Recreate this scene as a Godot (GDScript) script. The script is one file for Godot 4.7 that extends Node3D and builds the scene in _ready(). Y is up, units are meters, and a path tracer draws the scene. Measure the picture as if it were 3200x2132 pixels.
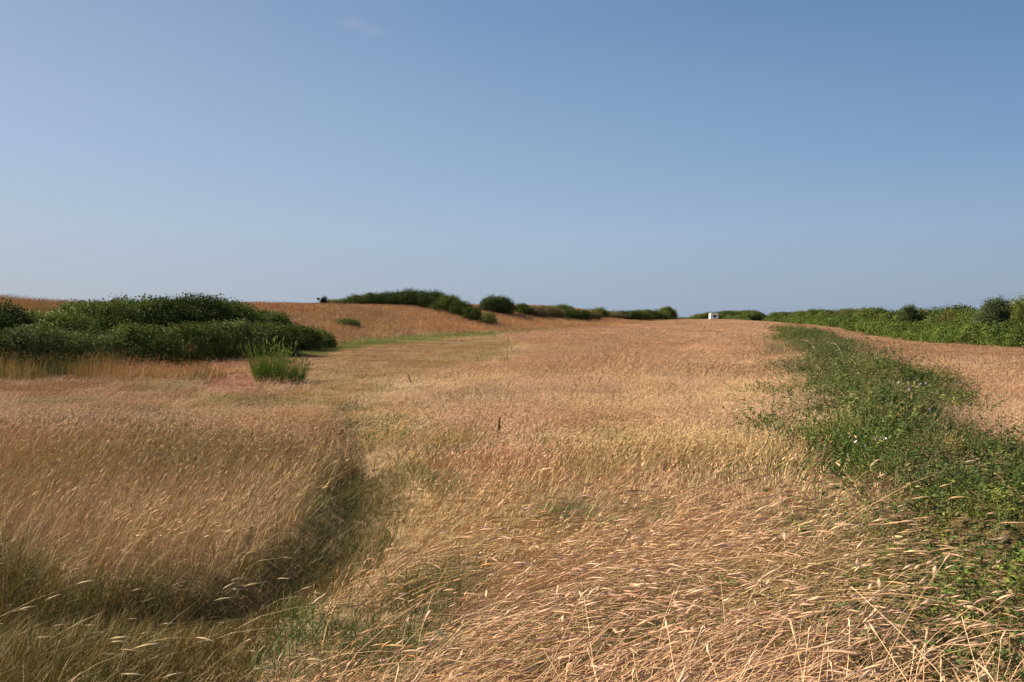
extends Node3D

const F := 2490.0            # focal length in pixels of the 3200 x 2132 photograph
const EYE := 1.9
const EXPOSURE := 2.35
var cam: Camera3D
var rng := RandomNumberGenerator.new()
var n_wide := FastNoiseLite.new()
var n_mid := FastNoiseLite.new()
var n_fine := FastNoiseLite.new()
var taken := {}

# ---------------------------------------------------------------- mesh building
class MB:
	var v := PackedVector3Array()
	var c := PackedColorArray()
	var i := PackedInt32Array()
	func ribbon(p0: Vector3, d0: Vector3, bend: Vector3, length: float, w: float, segs: int, col: Color, turn: float) -> Vector3:
		var ax := d0.normalized()
		var side := ax.cross(Vector3(sin(turn), 0.13, cos(turn))).normalized()
		var start := v.size()
		var p := p0
		for k in segs + 1:
			var t := float(k) / segs
			p = p0 + (d0 * t + bend * t * t) * length
			if k == segs:
				v.append(p); c.append(col)
			else:
				var hw := w * 0.5 * (1.0 - 0.8 * t * t)
				v.append(p - side * hw); v.append(p + side * hw)
				c.append(col); c.append(col)
		for k in segs:
			var a := start + k * 2
			if k == segs - 1:
				i.append_array([a, a + 1, a + 2])
			else:
				i.append_array([a, a + 1, a + 2, a + 1, a + 3, a + 2])
		return p
	func tube(pts: PackedVector3Array, r0: float, r1: float, sides: int, col: Color) -> void:
		var start := v.size()
		var n := pts.size()
		for k in n:
			var ax := (pts[mini(k + 1, n - 1)] - pts[maxi(k - 1, 0)]).normalized()
			var e1 := ax.cross(Vector3(0.31, 0.2, 0.93)).normalized()
			var e2 := ax.cross(e1)
			var r := lerpf(r0, r1, float(k) / (n - 1))
			for s in sides:
				var a := TAU * s / sides
				v.append(pts[k] + (e1 * cos(a) + e2 * sin(a)) * r); c.append(col)
		for k in n - 1:
			for s in sides:
				var a := start + k * sides + s
				var b := start + k * sides + (s + 1) % sides
				i.append_array([a, b, a + sides, b, b + sides, a + sides])
	func spindle(p: Vector3, ax: Vector3, droop: Vector3, length: float, r: float, sides: int, col: Color, bumps: float, g: RandomNumberGenerator) -> void:
		var prof := [0.25, 0.85, 1.0, 0.9, 0.6, 0.08] if sides > 3 else [0.3, 1.0, 0.75, 0.08]
		var n := prof.size()
		var start := v.size()
		for k in n:
			var t := float(k) / (n - 1)
			var q := p + (ax * t + droop * t * t) * length
			var e1 := ax.cross(Vector3(0.2, 0.33, 0.9)).normalized()
			var e2 := ax.cross(e1).normalized()
			for s in sides:
				var a := TAU * s / sides + k * 0.5
				var rr: float = r * prof[k] * (1.0 + bumps * g.randf_range(-1, 1))
				v.append(q + (e1 * cos(a) + e2 * sin(a)) * rr)
				var f := 1.0 + 0.18 * g.randf_range(-1, 1)
				c.append(Color(col.r * f, col.g * f, col.b * f))
		for k in n - 1:
			for s in sides:
				var a := start + k * sides + s
				var b := start + k * sides + (s + 1) % sides
				i.append_array([a, b, a + sides, b, b + sides, a + sides])
	func leaf(p: Vector3, ax: Vector3, up: Vector3, length: float, w: float, col: Color) -> void:
		# a folded leaf: two halves meeting at the midrib, pointed at the tip
		var side := ax.cross(up).normalized()
		var nn := side.cross(ax).normalized()
		var s := v.size()
		v.append(p)
		v.append(p + ax * length * 0.45 - side * w * 0.5 + nn * w * 0.18)
		v.append(p + ax * length * 0.5)
		v.append(p + ax * length * 0.45 + side * w * 0.5 + nn * w * 0.18)
		v.append(p + ax * length - nn * length * 0.15)
		for k in 5:
			c.append(col)
		i.append_array([s, s + 1, s + 2, s, s + 2, s + 3, s + 1, s + 4, s + 2, s + 2, s + 4, s + 3])
	func quad(a: Vector3, b: Vector3, d: Vector3, e: Vector3, col: Color) -> void:
		var s := v.size()
		v.append_array([a, b, d, e])
		for k in 4:
			c.append(col)
		i.append_array([s, s + 1, s + 2, s, s + 2, s + 3])
	func done() -> ArrayMesh:
		var arr := []
		arr.resize(Mesh.ARRAY_MAX)
		arr[Mesh.ARRAY_VERTEX] = v
		arr[Mesh.ARRAY_COLOR] = c
		arr[Mesh.ARRAY_INDEX] = i
		var m := ArrayMesh.new()
		m.add_surface_from_arrays(Mesh.PRIMITIVE_TRIANGLES, arr)
		return m

func mat(called: String, rough: float, back := 0.0, col := Color.WHITE) -> StandardMaterial3D:
	var m := StandardMaterial3D.new()
	m.resource_name = called
	m.vertex_color_use_as_albedo = true
	m.albedo_color = col
	m.roughness = rough
	m.metallic_specular = 0.3
	m.cull_mode = BaseMaterial3D.CULL_DISABLED
	if back > 0.0:
		m.backlight_enabled = true
		m.backlight = Color(back, back, back)
	return m

func numbered(base: String) -> String:
	var k: int = taken.get(base, 0)
	taken[base] = k + 1
	return base if k == 0 else "%s_%03d" % [base, k]

func tag(o: Node, label: String, category: String, group := "", kind := "") -> void:
	o.set_meta("label", label)
	o.set_meta("category", category)
	if group != "": o.set_meta("group", group)
	if kind != "": o.set_meta("kind", kind)

func thing(called: String, at: Vector3, label: String, category: String, group := "", kind := "") -> Node3D:
	var o := Node3D.new()
	o.name = numbered(called)
	add_child(o)
	o.position = at
	tag(o, label, category, group, kind)
	return o

func part(called: String, mesh: Mesh, m: Material, parent: Node) -> MeshInstance3D:
	var o := MeshInstance3D.new()
	o.name = called
	o.mesh = mesh
	o.material_override = m
	parent.add_child(o, true)
	return o

# ---------------------------------------------------------------- terrain
const FOOT := [Vector2(-21, -10), Vector2(-18.5, 12), Vector2(-14.8, 27), Vector2(-14.3, 53), Vector2(-13.5, 66), Vector2(-6.5, 80), Vector2(4, 96), Vector2(14, 116), Vector2(28, 150), Vector2(44, 200)]

const BANK_LINE := [Vector2(3.0, 2), Vector2(3.9, 5.9), Vector2(5.1, 9.5), Vector2(6.9, 14.3), Vector2(10.6, 23.6), Vector2(18, 43), Vector2(36, 100)]

# the trodden path is a shallow hollow that bends round the standing grass
const TROUGH := [Vector2(-3.4, 15.5), Vector2(-2.95, 13.2), Vector2(-2.22, 11.0), Vector2(-1.75, 9.2), Vector2(-1.5, 7.6), Vector2(-1.48, 6.5), Vector2(-1.68, 5.65), Vector2(-2.05, 5.05), Vector2(-2.75, 4.85), Vector2(-3.6, 5.0), Vector2(-5.2, 5.6), Vector2(-8.0, 6.2)]

func foot_x(d: float) -> float:
	for k in FOOT.size() - 1:
		if d < FOOT[k + 1].y:
			return lerpf(FOOT[k].x, FOOT[k + 1].x, clampf((d - FOOT[k].y) / (FOOT[k + 1].y - FOOT[k].y), 0, 1))
	return FOOT[-1].x

func up_hill(x: float, d: float) -> float:
	var a := foot_x(d)
	var slope := (foot_x(d + 4.0) - foot_x(d - 4.0)) / 8.0
	return (a - x) / sqrt(1.0 + slope * slope)

func trough_dist(x: float, d: float) -> float:
	var near := 99.0
	for k in TROUGH.size() - 1:
		near = minf(near, Vector2(x, d).distance_to(Geometry2D.get_closest_point_to_segment(Vector2(x, d), TROUGH[k], TROUGH[k + 1])))
	return near

func height(x: float, d: float) -> float:
	var h := 1.62 * smoothstep(60.0, 175.0, d)
	h -= 1.35 * smoothstep(0.0, 30.0, x - 0.25 * d) * smoothstep(25.0, 110.0, d)
	var u := up_hill(x, d)
	var hill := 3.1 - 0.85 * smoothstep(-27.0, -45.0, x) - 0.3 * smoothstep(-22.0, -4.0, x) - 1.2 * smoothstep(0.0, 30.0, x)
	h += hill * smoothstep(-1.0, 21.0, u) * (1.0 - smoothstep(170.0, 230.0, d))
	if d > 245.0:
		h -= 0.035 * (d - 245.0) * smoothstep(245.0, 275.0, d)
	h = maxf(h, -14.0)
	h += 6.3 * exp(-(pow((x - 102.0) / 30.0, 2.0) + pow((d - 335.0) / 30.0, 2.0)))
	if d < 260.0:
		h += 0.09 * n_mid.get_noise_2d(x, d) + 0.15 * n_wide.get_noise_2d(x, d) * smoothstep(8.0, 30.0, d)
	if x < 1.0 and x > -11.0 and d > 2.0 and d < 18.0:
		var near := trough_dist(x, d)
		h -= 0.24 * (1.0 - smoothstep(0.05, 0.55, near)) * (1.0 - smoothstep(13.0, 15.5, d))
	# the weeds grow on a low bank between the two fields
	if x > 0.0 and d < 110.0:
		var best := 99.0
		for k in BANK_LINE.size() - 1:
			best = minf(best, Vector2(x, d).distance_to(Geometry2D.get_closest_point_to_segment(Vector2(x, d), BANK_LINE[k], BANK_LINE[k + 1])))
		h += (0.28 + 0.45 * n_mid.get_noise_2d(x * 2.2 + 5.0, d * 1.6)) * (1.0 - smoothstep(0.2, clampf(0.12 * d, 1.2, 3.0), best)) * smoothstep(1.5, 5.0, d)
	return h

const GX0 := -95; const GX1 := 130; const GD0 := -12; const GD1 := 262
var grid := PackedFloat32Array()
const FX0 := -12.0; const FD0 := 1.0; const FN := 64; const FM := 72
var fine := PackedFloat32Array()
func H(x: float, d: float) -> float:
	if x > FX0 and x < FX0 + 0.25 * (FN - 1) and d > FD0 and d < FD0 + 0.25 * (FM - 1) and fine.size() > 0:
		var gx := (x - FX0) * 4.0
		var gd := (d - FD0) * 4.0
		var jx := int(gx)
		var jd := int(gd)
		gx -= jx; gd -= jd
		var o := jd * FN + jx
		return lerpf(lerpf(fine[o], fine[o + 1], gx), lerpf(fine[o + FN], fine[o + FN + 1], gx), gd)
	if x <= GX0 or x >= GX1 - 1 or d <= GD0 or d >= GD1 - 1:
		return height(x, d)
	var fx := x - GX0
	var fd := d - GD0
	var ix := int(fx)
	var idd := int(fd)
	var w := GX1 - GX0 + 1
	var a := grid[idd * w + ix]; var b := grid[idd * w + ix + 1]
	var e := grid[(idd + 1) * w + ix]; var f := grid[(idd + 1) * w + ix + 1]
	fx -= ix; fd -= idd
	return lerpf(lerpf(a, b, fx), lerpf(e, f, fx), fd)

func ground_at(px: float, py: float, lift := 0.0) -> Vector2:
	# where the ray through a pixel meets the ground: (x, distance)
	var dir := cam.transform.basis * Vector3((px - 1600.0) / F, -(py - 1066.0) / F, -1.0)
	dir /= -dir.z
	var d := 0.8
	while d < 300.0:
		if EYE + dir.y * d < H(dir.x * d, d) + lift:
			break
		d *= 1.01
	return Vector2(dir.x * d, d)

func spot(px: float, d: float) -> Vector3:
	var x := (px - 1600.0) / F * d
	return Vector3(x, H(x, d), -d)

func height_of(py: float, d: float) -> float:
	var dir := cam.transform.basis * Vector3(0, -(py - 1066.0) / F, -1.0)
	return EYE + dir.y / -dir.z * d

func area(pixels: Array, lift := 0.0) -> PackedVector2Array:
	var out := PackedVector2Array()
	for p in pixels:
		out.append(ground_at(p[0], p[1], lift))
	return out

var p_island: PackedVector2Array
var p_path: PackedVector2Array
var p_mown: PackedVector2Array
var p_strip: PackedVector2Array
var p_red: PackedVector2Array
var p_brown: PackedVector2Array
var p_verge: PackedVector2Array
var edge_low: PackedVector2Array

# how far a spot in the field lies from the trodden path and the clearing, where the grass stands low
func edge_dist(x: float, d: float) -> float:
	var best := 99.0
	for k in edge_low.size() - 1:
		var q := Geometry2D.get_closest_point_to_segment(Vector2(x, d), edge_low[k], edge_low[k + 1])
		best = minf(best, q.distance_to(Vector2(x, d)))
	return best

func trampled_height_share(x: float, d: float) -> float:
	# share of its full height that the grass reaches: it is trampled short beside the path
	return lerpf(0.35, 1.0, smoothstep(0.0, clampf(d * 0.2, 0.9, 4.0), edge_dist(x, d) + 0.3 * n_fine.get_noise_2d(x * 2.0, d * 2.0)))

# thin spots in the flattened grass where green shows between the stalks: [x, distance, radius]
var thin_spots := []
func thin(x: float, d: float) -> float:
	var t := 0.0
	for q in thin_spots:
		var e: float = Vector2(x - q[0], d - q[1]).length() / q[2] + 0.7 * n_fine.get_noise_2d(x * 2.2, d * 2.2)
		t = maxf(t, 1.0 - smoothstep(0.35, 1.0, e))
	return t

enum R {FIELD, LODGED, ISLAND, PATH, MOWN, VERGE, STRIP, RIGHT, SLOPE, RED, BANK, NONE}
func region(x: float, d: float) -> int:
	var j := 0.25 * minf(1.0, d * 0.06)
	var q := Vector2(x + j * n_fine.get_noise_2d(x * 3.0, d * 3.0) * 2.0, d + j * n_fine.get_noise_2d(d * 3.0 + 50.0, x * 3.0) * 2.0)
	var rag := clampf(d * 0.07, 0.4, 1.6)
	if x > 0.0 and Geometry2D.is_point_in_polygon(Vector2(x + rag * n_mid.get_noise_2d(x * 3.0, d * 3.0) * 1.6, d + rag * n_mid.get_noise_2d(d * 3.0, x * 3.0 + 30.0)), p_strip): return R.STRIP
	if d > 15.0 and Geometry2D.is_point_in_polygon(q, p_verge): return R.VERGE
	if Geometry2D.is_point_in_polygon(q, p_mown): return R.MOWN
	if Geometry2D.is_point_in_polygon(q, p_red): return R.RED
	if Geometry2D.is_point_in_polygon(q, p_island): return R.ISLAND
	if Geometry2D.is_point_in_polygon(q, p_path): return R.PATH
	if x < 0.5 and d < 15.0 and trough_dist(q.x, q.y) < 0.46: return R.PATH
	var u := up_hill(x, d)
	if d < 57.0 and d > 15.0 and u > (-5.0 if d < 27.0 else -0.6): return R.BANK
	if u > 0.0: return R.SLOPE
	if x > 0.33 * d + 2.0: return R.RIGHT
	return R.FIELD

# ---------------------------------------------------------------- grass clumps (white = the tint of each copy)
const STEM := Color(0.98, 0.96, 0.86)
const HEAD := Color(1.06, 1.0, 0.95)
const LEAFY := Color(0.62, 0.78, 0.42)

func vary(c: Color, a: float) -> Color:
	var f := 1.0 + a * rng.randf_range(-1, 1)
	var g := 1.0 + a * 0.35 * rng.randf_range(-1, 1)
	return Color(c.r * f * g, c.g * f, c.b * f / g)

# one stalk with its seed head, or one leaf blade; it leans with the wind
func one_stalk(b: MB, p: Vector3, wind_turn: float, a: Dictionary, detail: int, tint: Color, grow: float, wide := 1.0) -> void:
	var ln: float = a.lean * rng.randf_range(a.get("least", 0.5), 1.3)
	var wind := Vector3(1, 0, 0).rotated(Vector3.UP, wind_turn + rng.randfn(0.0, a.get("spread", 0.5)))
	var d0 := (Vector3.UP + wind * ln + Vector3(rng.randfn(0, 0.16), 0, rng.randfn(0, 0.16))).normalized()
	var fl: float = a.flop * rng.randf_range(0.4, 1.5)
	var bend := wind * fl * 0.75 - Vector3.UP * fl * 0.55
	var hgt: float = rng.randf_range(a.h0, a.h1) * grow
	var w: float = a.w * wide
	p.y -= 0.03
	if rng.randf() < a.leaf:
		b.ribbon(p, d0, bend * 1.5, hgt * rng.randf_range(0.45, 0.8), w * rng.randf_range(1.6, 2.6), 4 if detail > 0 else 2, vary(LEAFY if rng.randf() < 0.4 else STEM, 0.2) * tint, rng.randf() * TAU)
		return
	var col := vary(STEM, 0.18) * tint
	var tip: Vector3
	if detail == 2:
		var pts := PackedVector3Array()
		for s in 6:
			var t := s / 5.0
			pts.append(p + (d0 * t + bend * t * t) * hgt + Vector3(rng.randfn(0, 0.004), rng.randfn(0, 0.004), rng.randfn(0, 0.004)) * minf(1.0, s))
		b.tube(pts, w * 0.55, w * 0.4, 3, col)
		tip = pts[5]
	else:
		tip = b.ribbon(p, d0, bend, hgt, w, 4 if detail == 1 else 2, col, rng.randf() * TAU)
	var ax := (d0 + bend * 2.0).normalized()
	if rng.randf() < 0.9:
		var hl: float = a.hl * rng.randf_range(0.6, 1.3)
		var hr: float = a.hr * wide * rng.randf_range(0.65, 1.25)
		var hc := vary(HEAD, 0.22) * tint
		if detail == 2:
			b.spindle(tip - ax * hl * 0.2, ax, Vector3(rng.randfn(0, 0.12), -0.15 * rng.randf(), rng.randfn(0, 0.12)), hl, hr * 0.8, 4, hc, 0.4, rng)
			for q in 5:
				b.ribbon(tip + ax * hl * rng.randf_range(-0.15, 0.6), (ax + Vector3(rng.randfn(), rng.randfn(), rng.randfn()) * 0.4).normalized(), Vector3(0, -0.2, 0), hl * rng.randf_range(0.15, 0.35), hr * 0.55, 1, vary(hc, 0.15), rng.randf() * TAU)
		elif detail == 1:
			b.spindle(tip - ax * hl * 0.2, ax, Vector3(0, -0.1, 0), hl, hr, 3, hc, 0.2, rng)
		else:
			b.ribbon(tip - ax * hl * 0.3, ax, Vector3(0, -0.1, 0), hl, hr * 2.0, 2, hc, rng.randf() * TAU)
			b.ribbon(tip - ax * hl * 0.3, ax, Vector3(0, -0.1, 0), hl, hr * 2.0, 2, hc, rng.randf() * TAU)

func stalk_clump(n: int, radius: float, a: Dictionary, detail: int) -> ArrayMesh:
	var b := MB.new()
	for k in n:
		var t := rng.randf() * TAU
		one_stalk(b, Vector3(cos(t), 0, sin(t)) * radius * sqrt(rng.randf()), 0.0, a, detail, Color.WHITE, 1.0)
	return b.done()

func one_blade(b: MB, p: Vector3, out: Vector3, wind_turn: float, a: Dictionary, segs: int, tint: Color, grow: float) -> void:
	p.y -= 0.02
	var wind := Vector3(1, 0, 0).rotated(Vector3.UP, wind_turn)
	var d0: Vector3 = (Vector3.UP + out * 0.35 * rng.randf() + wind * float(a.lean) + Vector3(rng.randfn(0, 0.2), 0, rng.randfn(0, 0.2))).normalized()
	var fl: float = a.flop * rng.randf_range(0.2, 1.4)
	b.ribbon(p, d0, (Vector3(d0.x, 0, d0.z) * 1.5 - Vector3.UP * 0.5) * fl, rng.randf_range(a.h0, a.h1) * grow, a.w * rng.randf_range(0.7, 1.3), segs, vary(Color.WHITE, 0.25) * tint, rng.randf() * TAU)

func blade_clump(n: int, radius: float, a: Dictionary, segs: int) -> ArrayMesh:
	var b := MB.new()
	for k in n:
		var t := rng.randf() * TAU
		var out := Vector3(cos(t), 0, sin(t))
		one_blade(b, out * radius * sqrt(rng.randf()), out, 0.0, a, segs, Color.WHITE, 1.0)
	return b.done()

func one_weed(b: MB, p: Vector3, hgt: float, leaf_l: float, per: int, tint: Color) -> void:
	var a := rng.randf() * TAU
	var out := Vector3(cos(a), 0, sin(a))
	p.y -= 0.03
	var d0 := (Vector3.UP + out * rng.randf_range(0.1, 0.9)).normalized()
	var L := hgt * rng.randf_range(0.5, 1.15)
	var bend := out * 0.35 - Vector3.UP * 0.3 * rng.randf()
	b.ribbon(p, d0, bend, L, leaf_l * 0.14, 3, vary(Color(0.9, 0.85, 0.6), 0.2) * tint, a)
	for q in per:
		var t := rng.randf_range(0.15, 1.0)
		var at := p + (d0 * t + bend * t * t) * L
		var la := rng.randf() * TAU
		var ax := Vector3(cos(la), rng.randf_range(-0.1, 0.7), sin(la)).normalized()
		b.leaf(at, ax, (Vector3.UP + Vector3(rng.randfn(0, 0.5), 0, rng.randfn(0, 0.5))).normalized(), leaf_l * rng.randf_range(0.6, 1.3), leaf_l * rng.randf_range(0.35, 0.6), vary(Color.WHITE, 0.28) * tint)

func weed_clump(n: int, radius: float, hgt: float, leaf_l: float, per: int) -> ArrayMesh:
	var b := MB.new()
	for k in n:
		var t := rng.randf() * TAU
		one_weed(b, Vector3(cos(t), 0, sin(t)) * radius * sqrt(rng.randf()), hgt, leaf_l, per, Color.WHITE)
	return b.done()

# leafy twig used for bush and tree crowns; grows along +y
func sprig(n: int, size: float, leaf_l: float, leaf_w: float) -> ArrayMesh:
	var b := MB.new()
	for k in 3:
		var d0 := Vector3(rng.randfn(0, 0.45), 1.0, rng.randfn(0, 0.45)).normalized()
		b.ribbon(Vector3(0, -size * 0.5, 0), d0, Vector3(rng.randfn(0, 0.2), 0, rng.randfn(0, 0.2)), size * 1.3, leaf_l * 0.12, 2, Color(1.1, 0.8, 0.6), rng.randf() * TAU)
	for k in n:
		var p := Vector3(rng.randfn(0, 0.4), rng.randf_range(-0.6, 0.9), rng.randfn(0, 0.4)) * size
		var ax := (Vector3(p.x, 0.25 * size, p.z).normalized() + Vector3(rng.randfn(0, 0.5), rng.randfn(0, 0.4), rng.randfn(0, 0.5))).normalized()
		b.leaf(p, ax, Vector3(rng.randfn(0, 0.4), 1, rng.randfn(0, 0.4)).normalized(), leaf_l * rng.randf_range(0.6, 1.3), leaf_w * rng.randf_range(0.7, 1.3), vary(Color.WHITE, 0.3))
	return b.done()

# ---------------------------------------------------------------- collected copies
var heaps := {}   # key -> {mesh, mat, buf}
func heap(key: String, mesh: Mesh, m: Material) -> void:
	heaps[key] = {"mesh": mesh, "mat": m, "buf": PackedFloat32Array()}

func put(key: String, x: float, y: float, z: float, yaw: float, s: float, sy: float, c: Color) -> void:
	var co := cos(yaw) * s
	var si := sin(yaw) * s
	# columns of the basis are (co, ., -si) and (si, ., co); each is raised along the slope of the ground
	var gx := (H(x + 0.6, -z) - H(x - 0.6, -z)) / 1.2
	var gz := (H(x, -z - 0.6) - H(x, -z + 0.6)) / 1.2
	heaps[key].buf.append_array(PackedFloat32Array([co, 0, si, x, co * gx - si * gz, sy, si * gx + co * gz, y, -si, 0, co, z, c.r, c.g, c.b, 1.0]))

func copies(called: String, mesh: Mesh, m: Material, buf: PackedFloat32Array, parent: Node) -> void:
	if buf.is_empty(): return
	var mm := MultiMesh.new()
	mm.transform_format = MultiMesh.TRANSFORM_3D
	mm.use_colors = true
	mm.mesh = mesh
	mm.instance_count = buf.size() / 16
	mm.buffer = buf
	var o := MultiMeshInstance3D.new()
	o.name = called
	o.multimesh = mm
	o.material_override = m
	o.set_meta("kind", "stuff")
	parent.add_child(o, true)

func flush(prefix: String, parent: Node, called: String) -> void:
	for key in heaps:
		if key.begins_with(prefix + ":"):
			copies(called, heaps[key].mesh, heaps[key].mat, heaps[key].buf, parent)

# ---------------------------------------------------------------- bushes
var sprigs := {}
var m_leaf: StandardMaterial3D
var m_bark: StandardMaterial3D

func stems_mesh(hgt: float, wide: float, n: int) -> ArrayMesh:
	var b := MB.new()
	var col := Color(0.09, 0.065, 0.045)
	for k in n:
		var a := TAU * (k + rng.randf() * 0.7) / n
		var out := Vector3(cos(a), 0, sin(a))
		var base := out * wide * 0.12
		var pts := PackedVector3Array()
		for s in 6:
			var t := s / 5.0
			pts.append(base + Vector3(0, -0.1 + hgt * 0.86 * t, 0) + out * wide * 0.5 * t * t + Vector3(rng.randfn(0, 0.03), 0, rng.randfn(0, 0.03)) * hgt * t)
		b.tube(pts, 0.028 * hgt, 0.008 * hgt, 5, col)
		for q in 3:
			var f := pts[2 + q % 3]
			var tw := PackedVector3Array()
			var dir := (Vector3(rng.randfn(0, 1), 0.5, rng.randfn(0, 1)) + out).normalized()
			for s in 4:
				tw.append(f + dir * wide * 0.4 * s / 3.0 + Vector3(0, hgt * 0.05 * s * s / 3.0, 0))
			b.tube(tw, 0.011 * hgt, 0.003 * hgt, 4, col)
	return b.done()

# a crown made of many leafy twigs on a few overlapping lobes, with uneven outline
func bush(called: String, at: Vector3, hgt: float, rx: float, rz: float, kind: String, tint: Color, per_m2: float, label: String, category: String, group := "", size := 1.0, lobes := 7, hue := 0.0) -> Node3D:
	var o := thing(called, at, label, category, group)
	part("trunk", stems_mesh(hgt * 0.8, minf(rx, rz) * 1.3, 4), m_bark, o)
	var ls := []
	ls.append([Vector3(0, hgt * 0.46, 0), Vector3(rx * 0.82, hgt * 0.46, rz * 0.82)])
	for k in lobes:
		var a := TAU * (k + rng.randf_range(-0.3, 0.3)) / lobes
		var e := rng.randf_range(0.35, 0.62)
		var s := rng.randf_range(0.32, 0.52)
		var y := rng.randf_range(0.28, 0.66)
		ls.append([Vector3(cos(a) * rx * e, hgt * y, sin(a) * rz * e), Vector3(rx * s, minf(hgt * s * 0.95, hgt * (0.97 - y)), rz * s)])
	for k in maxi(2, lobes / 2):
		var q := Vector2(rng.randf_range(-0.45, 0.45), rng.randf_range(-0.45, 0.45))
		var s := rng.randf_range(0.2, 0.34)
		ls.append([Vector3(rx * q.x, hgt * (1.0 - s), rz * q.y), Vector3(rx * s * 1.1, hgt * s * rng.randf_range(0.95, 1.12), rz * s * 1.1)])
	var bufs := [PackedFloat32Array(), PackedFloat32Array(), PackedFloat32Array()]
	for l in ls:
		var c: Vector3 = l[0]
		var r: Vector3 = l[1]
		var surf := 4.0 * PI * pow((pow(r.x * r.y, 1.6) + pow(r.x * r.z, 1.6) + pow(r.y * r.z, 1.6)) / 3.0, 1.0 / 1.6)
		var f0 := rng.randf_range(0.72, 1.28)
		for k in int(surf * per_m2):
			var n := Vector3(rng.randfn(), rng.randfn(), rng.randfn()).normalized()
			var p := c + n * r * (rng.randf_range(0.66, 1.05) if rng.randf() < 0.9 else rng.randf_range(1.05, 1.24))
			if p.y < 0.02 * hgt: continue
			var inside := false
			for l2 in ls:
				if l2 == l: continue
				var e: Vector3 = (p - l2[0]) / l2[1]
				if e.length_squared() < 0.5:
					inside = true
					break
			if inside: continue
			var up := (n + Vector3(0, 0.6, 0) + Vector3(rng.randfn(0, 0.4), rng.randfn(0, 0.3), rng.randfn(0, 0.4))).normalized()
			var e1 := up.cross(Vector3(rng.randfn(), rng.randfn(), rng.randfn())).normalized()
			var e2 := e1.cross(up)
			var s := size * rng.randf_range(0.55, 1.4)
			var f := f0 * rng.randf_range(0.7, 1.42)
			var hu := hue * rng.randf_range(-1, 1)
			e1 *= s; e2 *= s; up *= s
			bufs[k % 3].append_array(PackedFloat32Array([e1.x, up.x, e2.x, p.x, e1.y, up.y, e2.y, p.y, e1.z, up.z, e2.z, p.z, tint.r * f * (1.0 + hu), tint.g * f, tint.b * f * (1.0 - hu * 0.5), 1.0]))
	for k in 3:
		copies("foliage", sprigs[kind][k], m_leaf, bufs[k], o)
	return o

func px_bush(called: String, px: float, top_py: float, d: float, wide_px: float, deep: float, kind: String, tint: Color, per_m2: float, label: String, group := "", size := 1.0, hue := 0.0, category := "bush", lobes := 7) -> Node3D:
	var p := spot(px, d)
	var hgt := maxf(0.35, height_of(top_py, d) - p.y)
	p.y -= 0.05
	return bush(called, p, hgt * 0.9 + 0.05, wide_px * 0.5 / F * d, deep * 0.5, kind, tint, per_m2, label, category, group, size, lobes, hue)

# ================================================================ scene
func _ready() -> void:
	rng.seed = 20240611
	n_wide.seed = 3; n_wide.frequency = 0.035; n_wide.fractal_octaves = 3
	n_mid.seed = 8; n_mid.frequency = 0.16; n_mid.fractal_octaves = 3
	n_fine.seed = 21; n_fine.frequency = 0.55; n_fine.fractal_octaves = 2
	make_camera_and_light()
	make_ground()
	make_grass()
	make_bushes()
	make_details()

func make_camera_and_light() -> void:
	cam = Camera3D.new()
	cam.name = "camera"
	add_child(cam)
	cam.position = Vector3(0, EYE, 0)
	cam.rotation = Vector3(-atan(66.0 / F), 0, 0)
	cam.fov = rad_to_deg(2.0 * atan(1066.0 / F))
	cam.near = 0.05
	cam.far = 6000.0
	cam.current = true
	var sun := DirectionalLight3D.new()
	sun.name = "sun"
	add_child(sun)
	var to_sun := Vector3(-0.80, 0.66, -0.35).normalized()
	sun.look_at_from_position(Vector3.ZERO, -to_sun, Vector3.UP)
	sun.light_energy = 1.6
	sun.light_color = Color(1.0, 0.94, 0.85)
	sun.light_angular_distance = 0.5
	sun.shadow_enabled = true
	var env := Environment.new()
	env.tonemap_mode = Environment.TONE_MAPPER_LINEAR
	env.tonemap_exposure = EXPOSURE
	env.background_mode = Environment.BG_SKY
	env.sdfgi_enabled = true
	env.ssao_enabled = true
	env.ssil_enabled = true
	var sky := Sky.new()
	var sm := PanoramaSkyMaterial.new()
	sm.panorama = sky_picture(to_sun)
	sky.sky_material = sm
	env.sky = sky
	var we := WorldEnvironment.new()
	we.name = "world_environment"
	we.environment = env
	add_child(we)

func lin(r: float, g: float, b: float) -> Color:
	return Color(r / 255.0, g / 255.0, b / 255.0).srgb_to_linear()

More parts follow.
